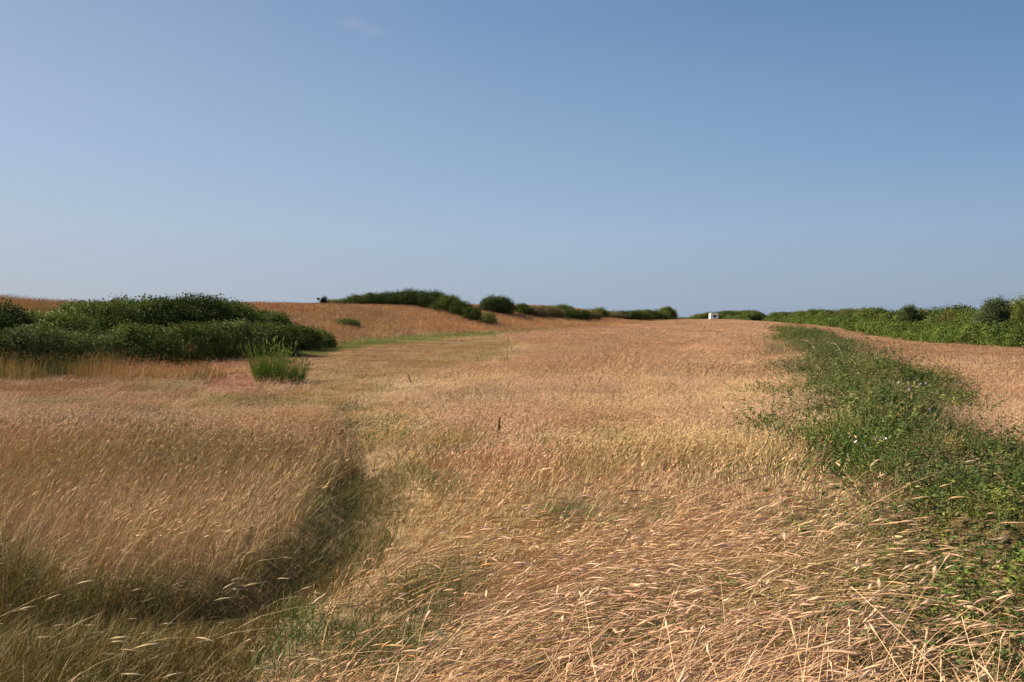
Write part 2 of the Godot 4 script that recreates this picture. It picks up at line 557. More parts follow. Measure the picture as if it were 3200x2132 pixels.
func sky_picture(to_sun: Vector3) -> ImageTexture:
	# clear summer air: pale at the horizon, deeper blue upwards and away from the sun
	var w := 1024
	var h := 512
	var im := Image.create(w, h, false, Image.FORMAT_RGBF)
	var elev := [0.0, 2.0, 6.0, 11.0, 20.5, 35.0, 90.0]
	var near := [lin(184, 189, 201), lin(185, 191, 203), lin(182, 197, 214), lin(170, 191, 219), lin(152, 172, 205), lin(125, 150, 190), lin(85, 120, 170)]
	var middle := [lin(158, 174, 192), lin(166, 181, 198), lin(164, 186, 210), lin(147, 175, 205), lin(119, 151, 191), lin(100, 134, 178), lin(75, 112, 164)]
	var away := [lin(148, 164, 184), lin(153, 169, 188), lin(147, 172, 199), lin(123, 157, 196), lin(92, 131, 172), lin(88, 122, 166), lin(70, 106, 158)]
	var sun_flat := Vector2(to_sun.x, to_sun.z).normalized()
	for y in h:
		var e := 90.0 - (y + 0.5) / h * 180.0
		var k := 0
		while k < 5 and e > elev[k + 1]:
			k += 1
		var t := clampf((e - elev[k]) / (elev[k + 1] - elev[k]), 0, 1)
		var a: Color = near[k].lerp(near[k + 1], t)
		var b: Color = middle[k].lerp(middle[k + 1], t)
		var g: Color = away[k].lerp(away[k + 1], t)
		for x in w:
			var az := wrapf((x + 0.5) / w * TAU, -PI, PI)
			var off := rad_to_deg(acos(clampf(Vector2(sin(az), -cos(az)).dot(sun_flat), -1, 1)))
			var c: Color
			if off < 67.0: c = a.lerp(b, clampf((off - 30.0) / 37.0, 0, 1))
			else: c = b.lerp(g, clampf((off - 67.0) / 37.0, 0, 1))
			# a faint wisp of cirrus
			var ca := rad_to_deg(az)
			var along := (ca + 10.6) / 1.3
			var across := (e - 19.7 + (ca + 10.6) * 0.17) / 0.16
			c = c.lerp(lin(160, 175, 208), exp(-along * along - across * across) * 0.9)
			im.set_pixel(x, y, Color(c.r / EXPOSURE, c.g / EXPOSURE, c.b / EXPOSURE))
	return ImageTexture.create_from_image(im)

func noise_texture(seed_: int, freq: float, lo: Color, hi: Color) -> ImageTexture:
	var n := FastNoiseLite.new()
	n.seed = seed_; n.frequency = freq; n.fractal_octaves = 5
	var im := n.get_seamless_image(512, 512)
	im.convert(Image.FORMAT_RGB8)
	for y in 512:
		for x in 512:
			var t := smoothstep(0.2, 0.8, im.get_pixel(x, y).r)
			im.set_pixel(x, y, lo.lerp(hi, t))
	im.generate_mipmaps()
	return ImageTexture.create_from_image(im)

func make_ground() -> void:
	for d in range(GD0, GD1 + 1):
		for x in range(GX0, GX1 + 1):
			grid.append(height(x, d))
	for k in FM:
		for q in FN:
			fine.append(height(FX0 + 0.25 * q, FD0 + 0.25 * k))
	p_mown = area([[925, 1245], [880, 1185], [845, 1128], [1000, 1110], [1200, 1078], [1400, 1058], [1560, 1050], [1650, 1066], [1560, 1115], [1450, 1150], [1230, 1185], [1130, 1240], [1090, 1290], [1030, 1320]])
	var rim := area([[1000, 1262], [1040, 1330], [1055, 1400], [1032, 1468], [970, 1535], [880, 1595], [755, 1645], [570, 1680], [380, 1688], [150, 1640], [0, 1590], [-300, 1560], [-900, 1560]], 0.42)
	p_island = area([[-700, 1200], [-200, 1190], [0, 1190], [350, 1190], [560, 1200], [640, 1225], [930, 1245]])
	for q in rim: p_island.append(q + Vector2(-0.1, -0.05))
	p_path = area([[930, 1245], [1110, 1245], [1140, 1330], [1125, 1420], [1085, 1540], [1010, 1680], [920, 1830], [840, 2000], [780, 2132], [700, 2500], [-1500, 2500], [-1500, 1600], [0, 1640], [400, 1400], [800, 1300]])
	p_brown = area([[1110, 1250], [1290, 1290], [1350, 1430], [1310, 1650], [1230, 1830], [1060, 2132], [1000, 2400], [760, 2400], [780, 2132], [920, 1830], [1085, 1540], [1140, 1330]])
	p_strip = area([[2430, 1030], [2470, 1024], [2560, 1045], [2700, 1118], [2830, 1190], [2960, 1270], [3010, 1340], [3080, 1385], [3200, 1415], [3600, 1440], [4300, 1700], [4300, 2600], [2550, 2600], [2600, 2132], [2660, 1950], [2670, 1790], [2640, 1620], [2585, 1500], [2510, 1400], [2490, 1260], [2475, 1160], [2440, 1070]])
	p_red = area([[640, 1180], [720, 1160], [800, 1165], [870, 1215], [940, 1240], [935, 1255], [640, 1230], [580, 1205]])
	p_verge = area([[470, 1165], [580, 1140], [700, 1122], [900, 1088], [1100, 1060], [1350, 1042], [1600, 1032], [1760, 1029], [1760, 1036], [1600, 1046], [1400, 1058], [1200, 1078], [1000, 1110], [850, 1125], [700, 1145], [560, 1172], [470, 1180]])
	for a in [[1330, 1880, 0.6], [1000, 2000, 0.6], [1280, 2060, 0.5], [1080, 1800, 0.45], [1960, 2010, 0.35], [2300, 1870, 0.35], [1780, 1640, 0.55], [2020, 1600, 0.45], [2640, 1820, 0.5], [2250, 2050, 0.3], [1620, 2080, 0.35], [2450, 1700, 0.45], [700, 2080, 0.5], [2800, 1980, 0.45], [2550, 2080, 0.35]]:
		var q := ground_at(a[0], a[1])
		thin_spots.append([q.x, q.y, a[2]])
	edge_low = area([[760, 2300], [760, 2132], [820, 2000], [900, 1830], [985, 1680], [1060, 1540], [1100, 1420], [1130, 1330], [1130, 1240], [1230, 1185], [1450, 1150], [1560, 1115], [1640, 1075], [1700, 1050]])
	var xs := [-4000.0, -2000.0, -900.0, -450.0, -250.0, -160.0, -120.0]
	for x in range(GX0, GX1 + 1):
		xs.append(float(x))
		if x >= -12 and x < 3: xs.append_array([x + 0.25, x + 0.5, x + 0.75])
	xs.append_array([150.0, 180.0, 240.0, 400.0, 800.0, 2000.0, 4000.0])
	var ds := [-4000.0, -1500.0, -500.0, -200.0, -80.0, -30.0]
	for d in range(GD0, GD1 + 1):
		ds.append(float(d))
		if d >= 1 and d < 18: ds.append_array([d + 0.25, d + 0.5, d + 0.75])
	for d in range(270, 420, 8): ds.append(float(d))
	ds.append_array([460.0, 550.0, 800.0, 1500.0, 3000.0, 5000.0])
	var v := PackedVector3Array(); var nn := PackedVector3Array(); var c := PackedColorArray(); var idx := PackedInt32Array()
	var soil := Color(0.24, 0.145, 0.080)
	var tones := {R.FIELD: Color(0.28, 0.19, 0.105), R.RIGHT: Color(0.31, 0.185, 0.10), R.LODGED: Color(0.22, 0.14, 0.07), R.ISLAND: Color(0.20, 0.13, 0.065), R.PATH: Color(0.22, 0.15, 0.075), R.MOWN: Color(0.25, 0.165, 0.08), R.VERGE: Color(0.12, 0.13, 0.03), R.STRIP: Color(0.20, 0.14, 0.07), R.SLOPE: Color(0.27, 0.155, 0.08), R.RED: Color(0.24, 0.115, 0.06), R.BANK: Color(0.22, 0.15, 0.075)}
	for d: float in ds:
		for x: float in xs:
			v.append(Vector3(x, H(x, d), -d))
			nn.append(Vector3(height(x - 0.5, d) - height(x + 0.5, d), 1.0, height(x, d + 0.5) - height(x, d - 0.5)).normalized())
			var t: Color = soil
			if d > 0.5 and d < 262.0 and absf(x) < 130.0:
				t = tones[region(x, d)]
			if d > 262.0: t = Color(0.11, 0.12, 0.05)
			c.append(t)
	var nx := xs.size()
	for r in ds.size() - 1:
		for q in nx - 1:
			var a := r * nx + q
			idx.append_array([a, a + nx, a + 1, a + 1, a + nx, a + nx + 1])
	var arr := []
	arr.resize(Mesh.ARRAY_MAX)
	arr[Mesh.ARRAY_VERTEX] = v; arr[Mesh.ARRAY_NORMAL] = nn; arr[Mesh.ARRAY_COLOR] = c; arr[Mesh.ARRAY_INDEX] = idx
	var mesh := ArrayMesh.new()
	mesh.add_surface_from_arrays(Mesh.PRIMITIVE_TRIANGLES, arr)
	var m := mat("earth_and_thatch", 0.95)
	m.albedo_texture = noise_texture(5, 0.02, Color(0.72, 0.68, 0.62), Color(1, 1, 1))
	m.uv1_triplanar = true
	m.uv1_world_triplanar = true
	m.uv1_scale = Vector3(0.37, 0.37, 0.37)
	var g := part("ground", mesh, m, self)
	g.set_meta("kind", "structure")

var FIELD_T := Color(0.57, 0.385, 0.235)
var WINDY := 0.26        # the wind blows to +x and away

func tint_for(r: int, x: float, d: float) -> Color:
	var w := n_wide.get_noise_2d(x * 1.6, d * 1.6)
	var m := n_mid.get_noise_2d(x * 1.3 + 40.0, d * 1.3)
	var f := rng.randf_range(0.82, 1.18) * (1.0 + 0.22 * m)
	var c: Color
	match r:
		R.FIELD, R.LODGED:
			c = FIELD_T.lerp(Color(0.57, 0.36, 0.22), clampf(0.4 + w * 1.6, 0, 1))
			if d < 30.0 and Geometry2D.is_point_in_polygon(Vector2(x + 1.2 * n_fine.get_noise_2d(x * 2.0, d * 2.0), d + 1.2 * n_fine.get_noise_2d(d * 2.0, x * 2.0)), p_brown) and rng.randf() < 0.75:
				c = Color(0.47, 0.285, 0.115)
			c = c.lerp(Color(0.40, 0.30, 0.12), clampf(m * 1.4 + 0.05, 0, 0.6) * clampf(1.3 - d / 30.0, 0, 1))
		R.RIGHT:
			c = Color(0.44, 0.29, 0.175).lerp(Color(0.42, 0.26, 0.15), clampf(0.5 + w * 1.5, 0, 1))
		R.ISLAND:
			c = Color(0.50, 0.335, 0.19).lerp(Color(0.45, 0.255, 0.135), clampf((d - 8.0) / 8.0 + w, 0, 1))
			c = c.lerp(Color(0.27, 0.21, 0.085), clampf(m * 1.8 + 0.1, 0, 0.75))
		R.PATH:
			c = Color(0.19, 0.15, 0.040).lerp(Color(0.115, 0.125, 0.028), clampf(0.35 + m * 1.6 - x * 0.12, 0, 1))
			if rng.randf() < 0.25: c = Color(0.30, 0.19, 0.08)
		R.MOWN:
			c = Color(0.39, 0.245, 0.11).lerp(Color(0.26, 0.22, 0.065), clampf(0.4 + m * 2.2 + 0.8 * n_fine.get_noise_2d(x, d), 0, 1))
			c = c.lerp(Color(0.36, 0.18, 0.085), clampf(0.5 - (x + 5.0) * 0.3 + w * 2.0, 0, 0.8))
		R.VERGE:
			c = Color(0.22, 0.24, 0.045).lerp(Color(0.36, 0.27, 0.09), clampf(0.2 + m * 1.8, 0, 1))
		R.STRIP:
			var kind := n_mid.get_noise_2d(x * 3.0 + 80.0, d * 2.0) + 0.4 * n_fine.get_noise_2d(x * 2.0, d * 2.0)
			c = Color(0.080, 0.118, 0.021)
			if kind > 0.26: c = Color(0.150, 0.170, 0.036)
			elif kind < -0.36: c = Color(0.19, 0.155, 0.065)
			elif kind < -0.05: c = Color(0.060, 0.092, 0.022)
		R.SLOPE:
			c = Color(0.52, 0.30, 0.15).lerp(Color(0.50, 0.31, 0.155), clampf(0.5 + w * 2.0, 0, 1))
		R.RED:
			c = Color(0.36, 0.175, 0.09)
		_:
			c = Color(0.54, 0.30, 0.145).lerp(Color(0.32, 0.265, 0.085), clampf(0.4 + m * 0.9 + rng.randf_range(-0.3, 0.3), 0, 1))
	return Color(c.r * f, c.g * f, c.b * f)

var looks := {}
var near_mb := {}
const NEAR := 10.5

func look(name_: String, tier: int) -> Dictionary:
	var a: Dictionary = looks[name_].duplicate()
	if a.has("hl"):
		a.w = [a.w, 0.0048, 0.0085, 0.02][tier]
		a.hl = [a.hl, 0.06, 0.065, 0.09][tier]
		a.hr = [a.hr, 0.005, 0.0075, 0.017][tier]
	else:
		a.w = [0.0042, 0.006, 0.010, 0.024][tier]
	return a

func make_grass() -> void:
	var m_straw := mat("straw", 0.75, 0.4)
	var m_green := mat("green_blades", 0.6, 0.5)
	looks = {
		"field": {"lean": 0.25, "flop": 0.3, "h0": 0.26, "h1": 0.46, "w": 0.0032, "hl": 0.06, "hr": 0.0040, "leaf": 0.3},
		"lodged": {"lean": 0.95, "flop": 0.72, "h0": 0.55, "h1": 1.1, "w": 0.0036, "hl": 0.12, "hr": 0.0064, "leaf": 0.2, "spread": 0.4, "least": 0.85},
		"island": {"lean": 0.2, "flop": 0.32, "h0": 0.46, "h1": 0.74, "w": 0.0032, "hl": 0.06, "hr": 0.0040, "leaf": 0.35},
		"right": {"lean": 0.25, "flop": 0.3, "h0": 0.26, "h1": 0.44, "w": 0.0030, "hl": 0.06, "hr": 0.0042, "leaf": 0.3},
		"slope": {"lean": 0.12, "flop": 0.2, "h0": 0.3, "h1": 0.55, "w": 0.0028, "hl": 0.06, "hr": 0.0048, "leaf": 0.3},
		"bank": {"lean": 0.08, "flop": 0.15, "h0": 0.35, "h1": 0.8, "w": 0.0028, "hl": 0.06, "hr": 0.0048, "leaf": 0.4},
		"path": {"lean": 0.15, "flop": 0.55, "h0": 0.07, "h1": 0.19},
		"mown": {"lean": 0.05, "flop": 0.5, "h0": 0.03, "h1": 0.08},
		"verge": {"lean": 0.1, "flop": 0.5, "h0": 0.06, "h1": 0.22},
		"under": {"lean": 0.12, "flop": 0.6, "h0": 0.12, "h1": 0.32},
	}
	var per_clump := [0, 110, 180, 320]
	var radius := [0.0, 0.4, 0.8, 2.0]
	for name_ in looks:
		near_mb[name_] = MB.new()
		for t in [1, 2, 3]:
			for k in 3:
				var key: String = "%s:%d%d" % [name_, t, k]
				var tall: bool = looks[name_].has("hl")
				var mesh: Mesh
				if tall: mesh = stalk_clump(per_clump[t], radius[t], look(name_, t), 1 if t == 1 else 0)
				else: mesh = blade_clump(per_clump[t] + 50, radius[t], look(name_, t), 3 if t == 1 else 2)
				heap(key, mesh, m_straw if tall else m_green)
	near_mb["strip"] = MB.new()
	for k in 3:
		heap("strip:1%d" % k, weed_clump([24, 14, 30][k], 0.42, [0.5, 0.7, 0.35][k], [0.038, 0.056, 0.028][k], [22, 16, 26][k]), m_green)
		heap("strip:2%d" % k, weed_clump([26, 16, 30][k], 0.8, [0.55, 0.75, 0.4][k], [0.055, 0.07, 0.045][k], 20), m_green)
		heap("strip:3%d" % k, weed_clump(36, 1.6, 0.6, 0.11, 20), m_green)
	# close by, every stalk stands on its own
	var cell := 0.0
	var dd := 0.9
	while dd < NEAR:
		cell = 1.0 / sqrt(lerpf(680.0, 400.0, smoothstep(3.0, 9.0, dd)))
		var half := 0.69 * dd + 1.2
		var xx := -half
		while xx < half:
			near_stalk(xx + rng.randf() * cell, dd + rng.randf() * cell)
			xx += cell
		dd += cell
	# further off, copies of clumps: [from, to, clumps per square metre]
	var tiers := [[], [NEAR - 1.2, 26.0, 6.0], [18.0, 76.0, 1.7], [56.0, 238.0, 0.27]]
	for t in [1, 2, 3]:
		cell = 1.0 / sqrt(tiers[t][2])
		var d: float = tiers[t][0]
		while d < tiers[t][1]:
			var half := 0.72 * d + 2.0
			var x := -half
			while x < half:
				var share: float = [0.0, smoothstep(NEAR - 1.2, NEAR, d) * (1.0 - smoothstep(18.0, 26.0, d)), smoothstep(18.0, 26.0, d) * (1.0 - smoothstep(58.0, 76.0, d)), smoothstep(58.0, 76.0, d)][t]
				if rng.randf() < share:
					one_spot(t, x + rng.randf() * cell, d + rng.randf() * cell)
				x += cell
			d += cell
	var S := {
		"field": ["dry_field_grass", "tan ripe grass standing across the open middle field", "grass"],
		"lodged": ["flattened_grass", "long straw-coloured grass bent over and flattened beside the green weeds", "grass"],
		"island": ["tall_dry_grass", "tall reddish brown grass inside the curve of the path", "grass"],
		"right": ["dry_crop_grass", "tan ripe grass between the weed strip and the hedgerow", "grass"],
		"slope": ["slope_grass", "orange brown dry grass on the slope below the hilltop bushes", "grass"],
		"bank": ["rough_bank_grass", "dull brown rough grass at the foot of the bramble bank", "grass"],
		"path": ["path_grass", "low green and brown grass along the curving path", "grass"],
		"mown": ["short_grass", "short olive tan grass on the cut clearing", "grass"],
		"verge": ["green_verge_grass", "bright green grass verge along the cut clearing", "grass"],
		"under": ["green_undergrowth", "green blades growing low among the dry stalks", "grass"],
		"strip": ["green_weeds", "dense green leafy weeds in the strip between two fields", "weeds"],
	}
	for key in S:
		var o := thing(S[key][0], Vector3.ZERO, S[key][1], S[key][2], "", "stuff")
		flush(key, o, "weed_clumps" if key == "strip" else "grass_clumps")
		if near_mb[key].i.size() > 0:
			var near := part("near_weeds" if key == "strip" else "near_stalks", near_mb[key].done(), m_straw if looks.has(key) and looks[key].has("hl") else m_green, o)
			near.set_meta("kind", "stuff")

func lodging(x: float, d: float) -> float:
	var near := 1.0 - smoothstep(4.6, 7.6, d + 1.3 * n_mid.get_noise_2d(x, d) - x * 0.35)
	return near * smoothstep(-1.6, 0.4, x + 0.35 * (d - 3.0))

func wind_at(x: float, d: float) -> float:
	return WINDY + 1.3 * n_mid.get_noise_2d(x * 1.2, d * 1.2) + 1.1 * n_fine.get_noise_2d(x * 1.6, d * 1.6)

func near_stalk(x: float, d: float) -> void:
	var r := region(x, d)
	var p := Vector3(x, H(x, d), -d)
	var wind := wind_at(x, d)
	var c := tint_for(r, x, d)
	var grow := 1.0 + 0.35 * n_mid.get_noise_2d(x + 9.0, d) + 0.2 * n_fine.get_noise_2d(x, d + 70.0)
	var det := 2 if d < 3.4 else 1 if d < 6.0 else 0
	var wide := lerpf(1.0, 1.45, smoothstep(5.0, 10.0, d))
	var green := Color(0.13, 0.165, 0.045) * rng.randf_range(0.7, 1.3)
	var gn := n_mid.get_noise_2d(x * 1.5, d * 1.5 + 30.0)
	var any := rng.randf() * TAU
	var out := Vector3(cos(any), 0, sin(any))
	match r:
		R.FIELD, R.LODGED:
			var gap := thin(x, d)
			if rng.randf() < gap * 0.92 or (gn > 0.22 and rng.randf() < 0.45):
				for k in 3:
					one_blade(near_mb["under"], p + out.rotated(Vector3.UP, k * 2.1) * 0.02, out.rotated(Vector3.UP, k * 2.1), wind, look("under", 0), 4, vary(Color(0.10, 0.135, 0.032), 0.3), 0.95)
				return
			if rng.randf() < lodging(x, d):
				var cx := floorf(x / 0.24)
				var cd := floorf(d / 0.24)
				var mx := (cx + 0.5 + 0.9 * n_fine.get_noise_2d(cx * 7.3, cd * 5.1)) * 0.24
				var md := (cd + 0.5 + 0.9 * n_fine.get_noise_2d(cx * 4.7 + 90.0, cd * 8.9)) * 0.24
				var pull := rng.randf_range(0.35, 0.9)
				p = Vector3(lerpf(x, mx, pull), 0, -lerpf(d, md, pull))
				p.y = H(p.x, -p.z)
				grow *= 1.0 + 0.5 * n_fine.get_noise_2d(cx * 3.1 + 33.0, cd * 6.7)
				wind = lerpf(WINDY, wind, 0.4) + 0.8 * n_fine.get_noise_2d(cx * 9.1, cd * 3.3 + 60.0)
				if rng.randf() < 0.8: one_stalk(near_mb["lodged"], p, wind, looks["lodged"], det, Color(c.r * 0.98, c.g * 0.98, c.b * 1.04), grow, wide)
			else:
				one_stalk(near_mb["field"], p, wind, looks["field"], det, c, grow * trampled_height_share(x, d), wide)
			if rng.randf() < 0.18:
				one_blade(near_mb["under"], p, out, wind, look("under", 0), 4, green, 0.8)
		R.ISLAND:
			one_stalk(near_mb["island"], p, wind, looks["island"], det, c, grow * 1.05, wide)
			if rng.randf() < 0.25: one_blade(near_mb["under"], p, out, wind, look("under", 0), 4, green.lerp(c, 0.4), 1.0)
		R.PATH:
			var deep := 1.0 + 1.6 * smoothstep(-0.9, -2.2, x + 0.35 * (d - 3.0))
			for k in 6:
				var t := rng.randf() * TAU
				var o2 := Vector3(cos(t), 0, sin(t))
				one_blade(near_mb["path"], p + o2 * 0.02 * rng.randf(), o2, wind, look("path", 0), 3, vary(c, 0.2), grow * deep)
			if rng.randf() < 0.035: one_stalk(near_mb["island"], p, wind, looks["lodged"], det, Color(0.40, 0.32, 0.18), 0.7)
		R.STRIP:
			if rng.randf() < 0.19 * 680.0 / lerpf(680.0, 400.0, smoothstep(3.0, 9.0, d)): one_weed(near_mb["strip"], p, lerpf(0.44, 0.48, smoothstep(3.0, 8.0, d)) * clampf(1.1 + 1.5 * n_fine.get_noise_2d(x * 1.2, d * 1.2), 0.45, 2.0), 0.034 * (rng.randf_range(0.6, 1.3) if rng.randf() < 0.8 else 1.7), 20, c if rng.randf() > 0.1 else Color(0.19, 0.15, 0.06))
			if rng.randf() < 0.5: one_blade(near_mb["under"], p, out, wind, look("under", 0), 4, c * 1.15, lerpf(0.8, 1.3, smoothstep(3.0, 8.0, d)))
			if rng.randf() < 0.012: one_stalk(near_mb["lodged"], p, lerpf(WINDY, wind, 0.5), looks["lodged"], det, Color(0.40, 0.30, 0.16), 0.9)
		_:
			one_stalk(near_mb["right"], p, wind, looks["right"], det, c, grow, wide)

func one_spot(t: int, x: float, d: float) -> void:
	var r := region(x, d)
	var y := H(x, d)
	var k := rng.randi() % 3
	var yaw := wind_at(x, d) + rng.randfn(0.0, 0.25)
	var any := rng.randf() * TAU
	var s := rng.randf_range(0.85, 1.2)
	var tall := rng.randf_range(0.85, 1.15) * (1.0 + 0.35 * n_mid.get_noise_2d(x + 9.0, d))
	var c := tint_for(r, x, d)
	var green := Color(0.13, 0.165, 0.045) * rng.randf_range(0.7, 1.3)
	var sfx := ":%d%d" % [t, k]
	match r:
		R.FIELD, R.LODGED:
			if rng.randf() < lodging(x, d):
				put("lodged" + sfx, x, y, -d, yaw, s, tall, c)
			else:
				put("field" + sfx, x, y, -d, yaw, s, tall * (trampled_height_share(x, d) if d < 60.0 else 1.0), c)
			if d < 22.0 and rng.randf() < 0.3 + 0.6 * n_mid.get_noise_2d(x * 1.5, d * 1.5 + 30.0):
				put("under" + sfx, x, y, -d, any, s, s * 0.9, green)
		R.ISLAND:
			put("island" + sfx, x, y, -d, yaw, s, tall * (1.05 - 0.65 * smoothstep(9.5, 16.0, d)), c)
			if rng.randf() < 0.25:
				put("under" + sfx, x, y, -d, any, s, s, green.lerp(c, 0.4))
		R.RIGHT:
			put("right" + sfx, x, y, -d, yaw, s, tall, c)
		R.SLOPE:
			put("slope" + sfx, x, y, -d, yaw, s, tall, c)
			if rng.randf() < 0.1: put("under" + sfx, x, y, -d, any, s, s * 1.1, green.lerp(c, 0.3))
		R.BANK:
			put("bank" + sfx, x, y, -d, yaw, s, tall, c)
			if rng.randf() < 0.5: put("under" + sfx, x, y, -d, any, s, s * 1.2, green.lerp(c, 0.4))
		R.PATH:
			put("path" + sfx, x, y, -d, yaw + rng.randfn(0, 0.6), s, tall, c)
		R.MOWN:
			put("mown" + sfx, x, y, -d, any, s, s * rng.randf_range(0.7, 1.8), c)
			if rng.randf() < 0.3 + n_mid.get_noise_2d(x * 2.0, d * 2.0): put("field" + sfx, x, y, -d, yaw, s * 0.8, tall * rng.randf_range(0.2, 0.45), Color(0.46, 0.29, 0.14))
		R.RED:
			put("mown" + sfx, x, y, -d, any, s, s * 1.6, c)
		R.VERGE:
			put("verge" + sfx, x, y, -d, any, s, tall, c)
		R.STRIP:
			var lift := tall * clampf(1.1 + 1.3 * n_fine.get_noise_2d(x * 0.9, d * 0.9), 0.5, 1.9)
			if rng.randf() < 0.06: c = Color(0.19, 0.15, 0.06)
			put("strip" + sfx, x, y, -d, any, s, lift, c)
			if t == 1 and rng.randf() < 0.7: put("strip:1%d" % (rng.randi() % 3), x + 0.1, y, -d - 0.1, any + 1.0, s, lift * 0.85, c * rng.randf_range(0.8, 1.2))
			if rng.randf() < 0.6: put("under" + sfx, x, y, -d, any, s * 1.1, s * 1.5 * lift, c.lerp(Color(0.24, 0.22, 0.07), rng.randf() * 0.5) * 1.1)
			if rng.randf() < 0.07: put("island" + sfx, x, y, -d, yaw, s * 0.6, s * 0.8, Color(0.34, 0.26, 0.13))

func make_bushes() -> void:
	m_leaf = mat("leaves", 0.75, 0.45)
	m_leaf.metallic_specular = 0.15
	m_bark = mat("bark", 0.9)
	var set_ := {"bramble": [46, 0.30, 0.088, 0.058], "shrub": [56, 0.34, 0.075, 0.046], "hedge": [56, 0.5, 0.12, 0.072], "far": [46, 0.7, 0.2, 0.12]}
	for k in set_:
		sprigs[k] = []
		for q in 3:
			sprigs[k].append(sprig(set_[k][0], set_[k][1], set_[k][2], set_[k][3]))
	var dark := Color(0.070, 0.095, 0.022)
	var mid := Color(0.115, 0.145, 0.032)
	var pale := Color(0.165, 0.190, 0.042)
	var grey := Color(0.14, 0.165, 0.045)
	var g1 := "bramble bushes on the bank"
	# back row of the bank
	var nth := ["first", "second", "third", "fourth", "fifth", "sixth", "seventh", "eighth", "ninth", "tenth", "eleventh"]
	var count := 8
	for a in [[-260, 970, 29, 420, mid], [-60, 955, 29.5, 300, dark], [150, 982, 34, 280, pale], [320, 942, 38, 280, pale], [470, 932, 40.5, 260, mid], [610, 921, 42.5, 250, dark], [735, 940, 46, 220, mid], [835, 976, 50, 170, mid]]:
		count -= 1
		px_bush("bramble_bush", a[0], a[1], a[2], a[3], 5.0, "bramble", a[4], 12, "tall leafy bramble bush, %s in the back row counting from the orange slope" % nth[count], g1, 1.1, 0.12, "bush", 9)
	# lower front row
	count = 9
	for a in [[-120, 1035, 27, 350], [90, 1028, 28, 290], [260, 1036, 29.5, 250], [430, 1018, 31.5, 270], [590, 1010, 34.5, 250], [730, 1004, 37.5, 230], [855, 1010, 42.5, 180], [945, 1022, 48, 120], [1005, 1036, 51, 80]]:
		count -= 1
		px_bush("bramble_bush", a[0], a[1], a[2], a[3], 2.8, "bramble", grey if rng.randf() < 0.5 else mid, 13, "low pale-leaved bramble bush, %s in the front row counting from the orange slope" % nth[count], g1, 0.95, 0.1, "bush", 7)
	px_bush("bramble_bush", 1085, 1003, 78.0, 80, 2.2, "shrub", mid, 14, "small dark bush alone on the orange grass slope", "", 1.0, 0.1)
	# hilltop hedge
	var g2 := "dark bushes along the hilltop"
	count = 6
	for a in [[1120, 930, 105, 90], [1170, 922, 106, 100], [1225, 914, 107, 110], [1290, 910, 107, 120], [1350, 914, 106, 110], [1400, 926, 104, 90]]:
		count -= 1
		px_bush("hilltop_bush", a[0], a[1], a[2], a[3], 5.0, "hedge", dark if rng.randf() < 0.6 else mid, 7, "dark rounded bush in the hilltop clump, %s counting from the round domed bush" % nth[count], g2, 1.0, 0.12)
	count = 2
	for a in [[1035, 938, 105, 60], [1075, 936, 105, 60]]:
		count -= 1
		px_bush("hilltop_bush", a[0], a[1], a[2], a[3], 2.0, "shrub", pale, 10, "low pale green bush trailing off the hilltop clump, %s counting from the clump" % nth[count], g2, 1.0, 0.15)
	px_bush("hilltop_bush", 1440, 944, 102, 80, 3.0, "hedge", dark, 8, "dark bush lower on the slope below the hilltop clump", "", 0.9, 0.1)
	px_bush("hilltop_bush", 1475, 960, 99, 60, 2.2, "hedge", dark * 0.9, 8, "darkest small bush at the foot end of the hilltop clump", "", 0.8, 0.1)
	px_bush("hilltop_bush", 1525, 976, 98, 60, 1.6, "shrub", grey, 10, "thin grey green bush beside the darkest small bush", "", 1.0, 0.1)
	px_bush("round_bush", 1553, 928, 114, 112, 4.6, "hedge", Color(0.07, 0.09, 0.028), 8, "single round domed bush standing clear on the skyline", "", 1.0, 0.15)
	var g3 := "low scrub bushes along the skyline"
	count = -1
	var drab := Color(0.20, 0.165, 0.075)
	for a in [[1634, 954, 118, 50, dark], [1672, 964, 119, 90, drab], [1712, 962, 123, 100, drab], [1752, 957, 128, 90, mid], [1792, 968, 126, 100, dark], [1838, 974, 133, 90, drab], [1868, 966, 144, 60, mid], [1905, 978, 148, 100, drab], [1955, 974, 150, 90, dark], [1990, 976, 152, 100, mid], [2035, 970, 158, 110, mid]]:
		count += 1
		px_bush("scrub_bush", a[0], a[1], a[2], a[3], 4.0, "hedge", a[4], 7, ("dry brownish" if a[4] == drab else "green") + " low scrub bush on the skyline, %s past the round domed bush" % nth[count], g3, 1.0, 0.15)
	px_bush("scrub_bush", 2085, 961, 165, 60, 4.5, "hedge", mid, 7, "taller green bush ending the low scrub row", "", 1.0, 0.1)
	# hedgerow beyond the right field
	var g4 := "shrubs of the hedgerow"
	var line := [Vector2(30, 34), Vector2(34, 52), Vector2(40, 72), Vector2(47, 97), Vector2(57, 132), Vector2(66, 172), Vector2(76, 222), Vector2(84, 262)]
	var run := 0.0
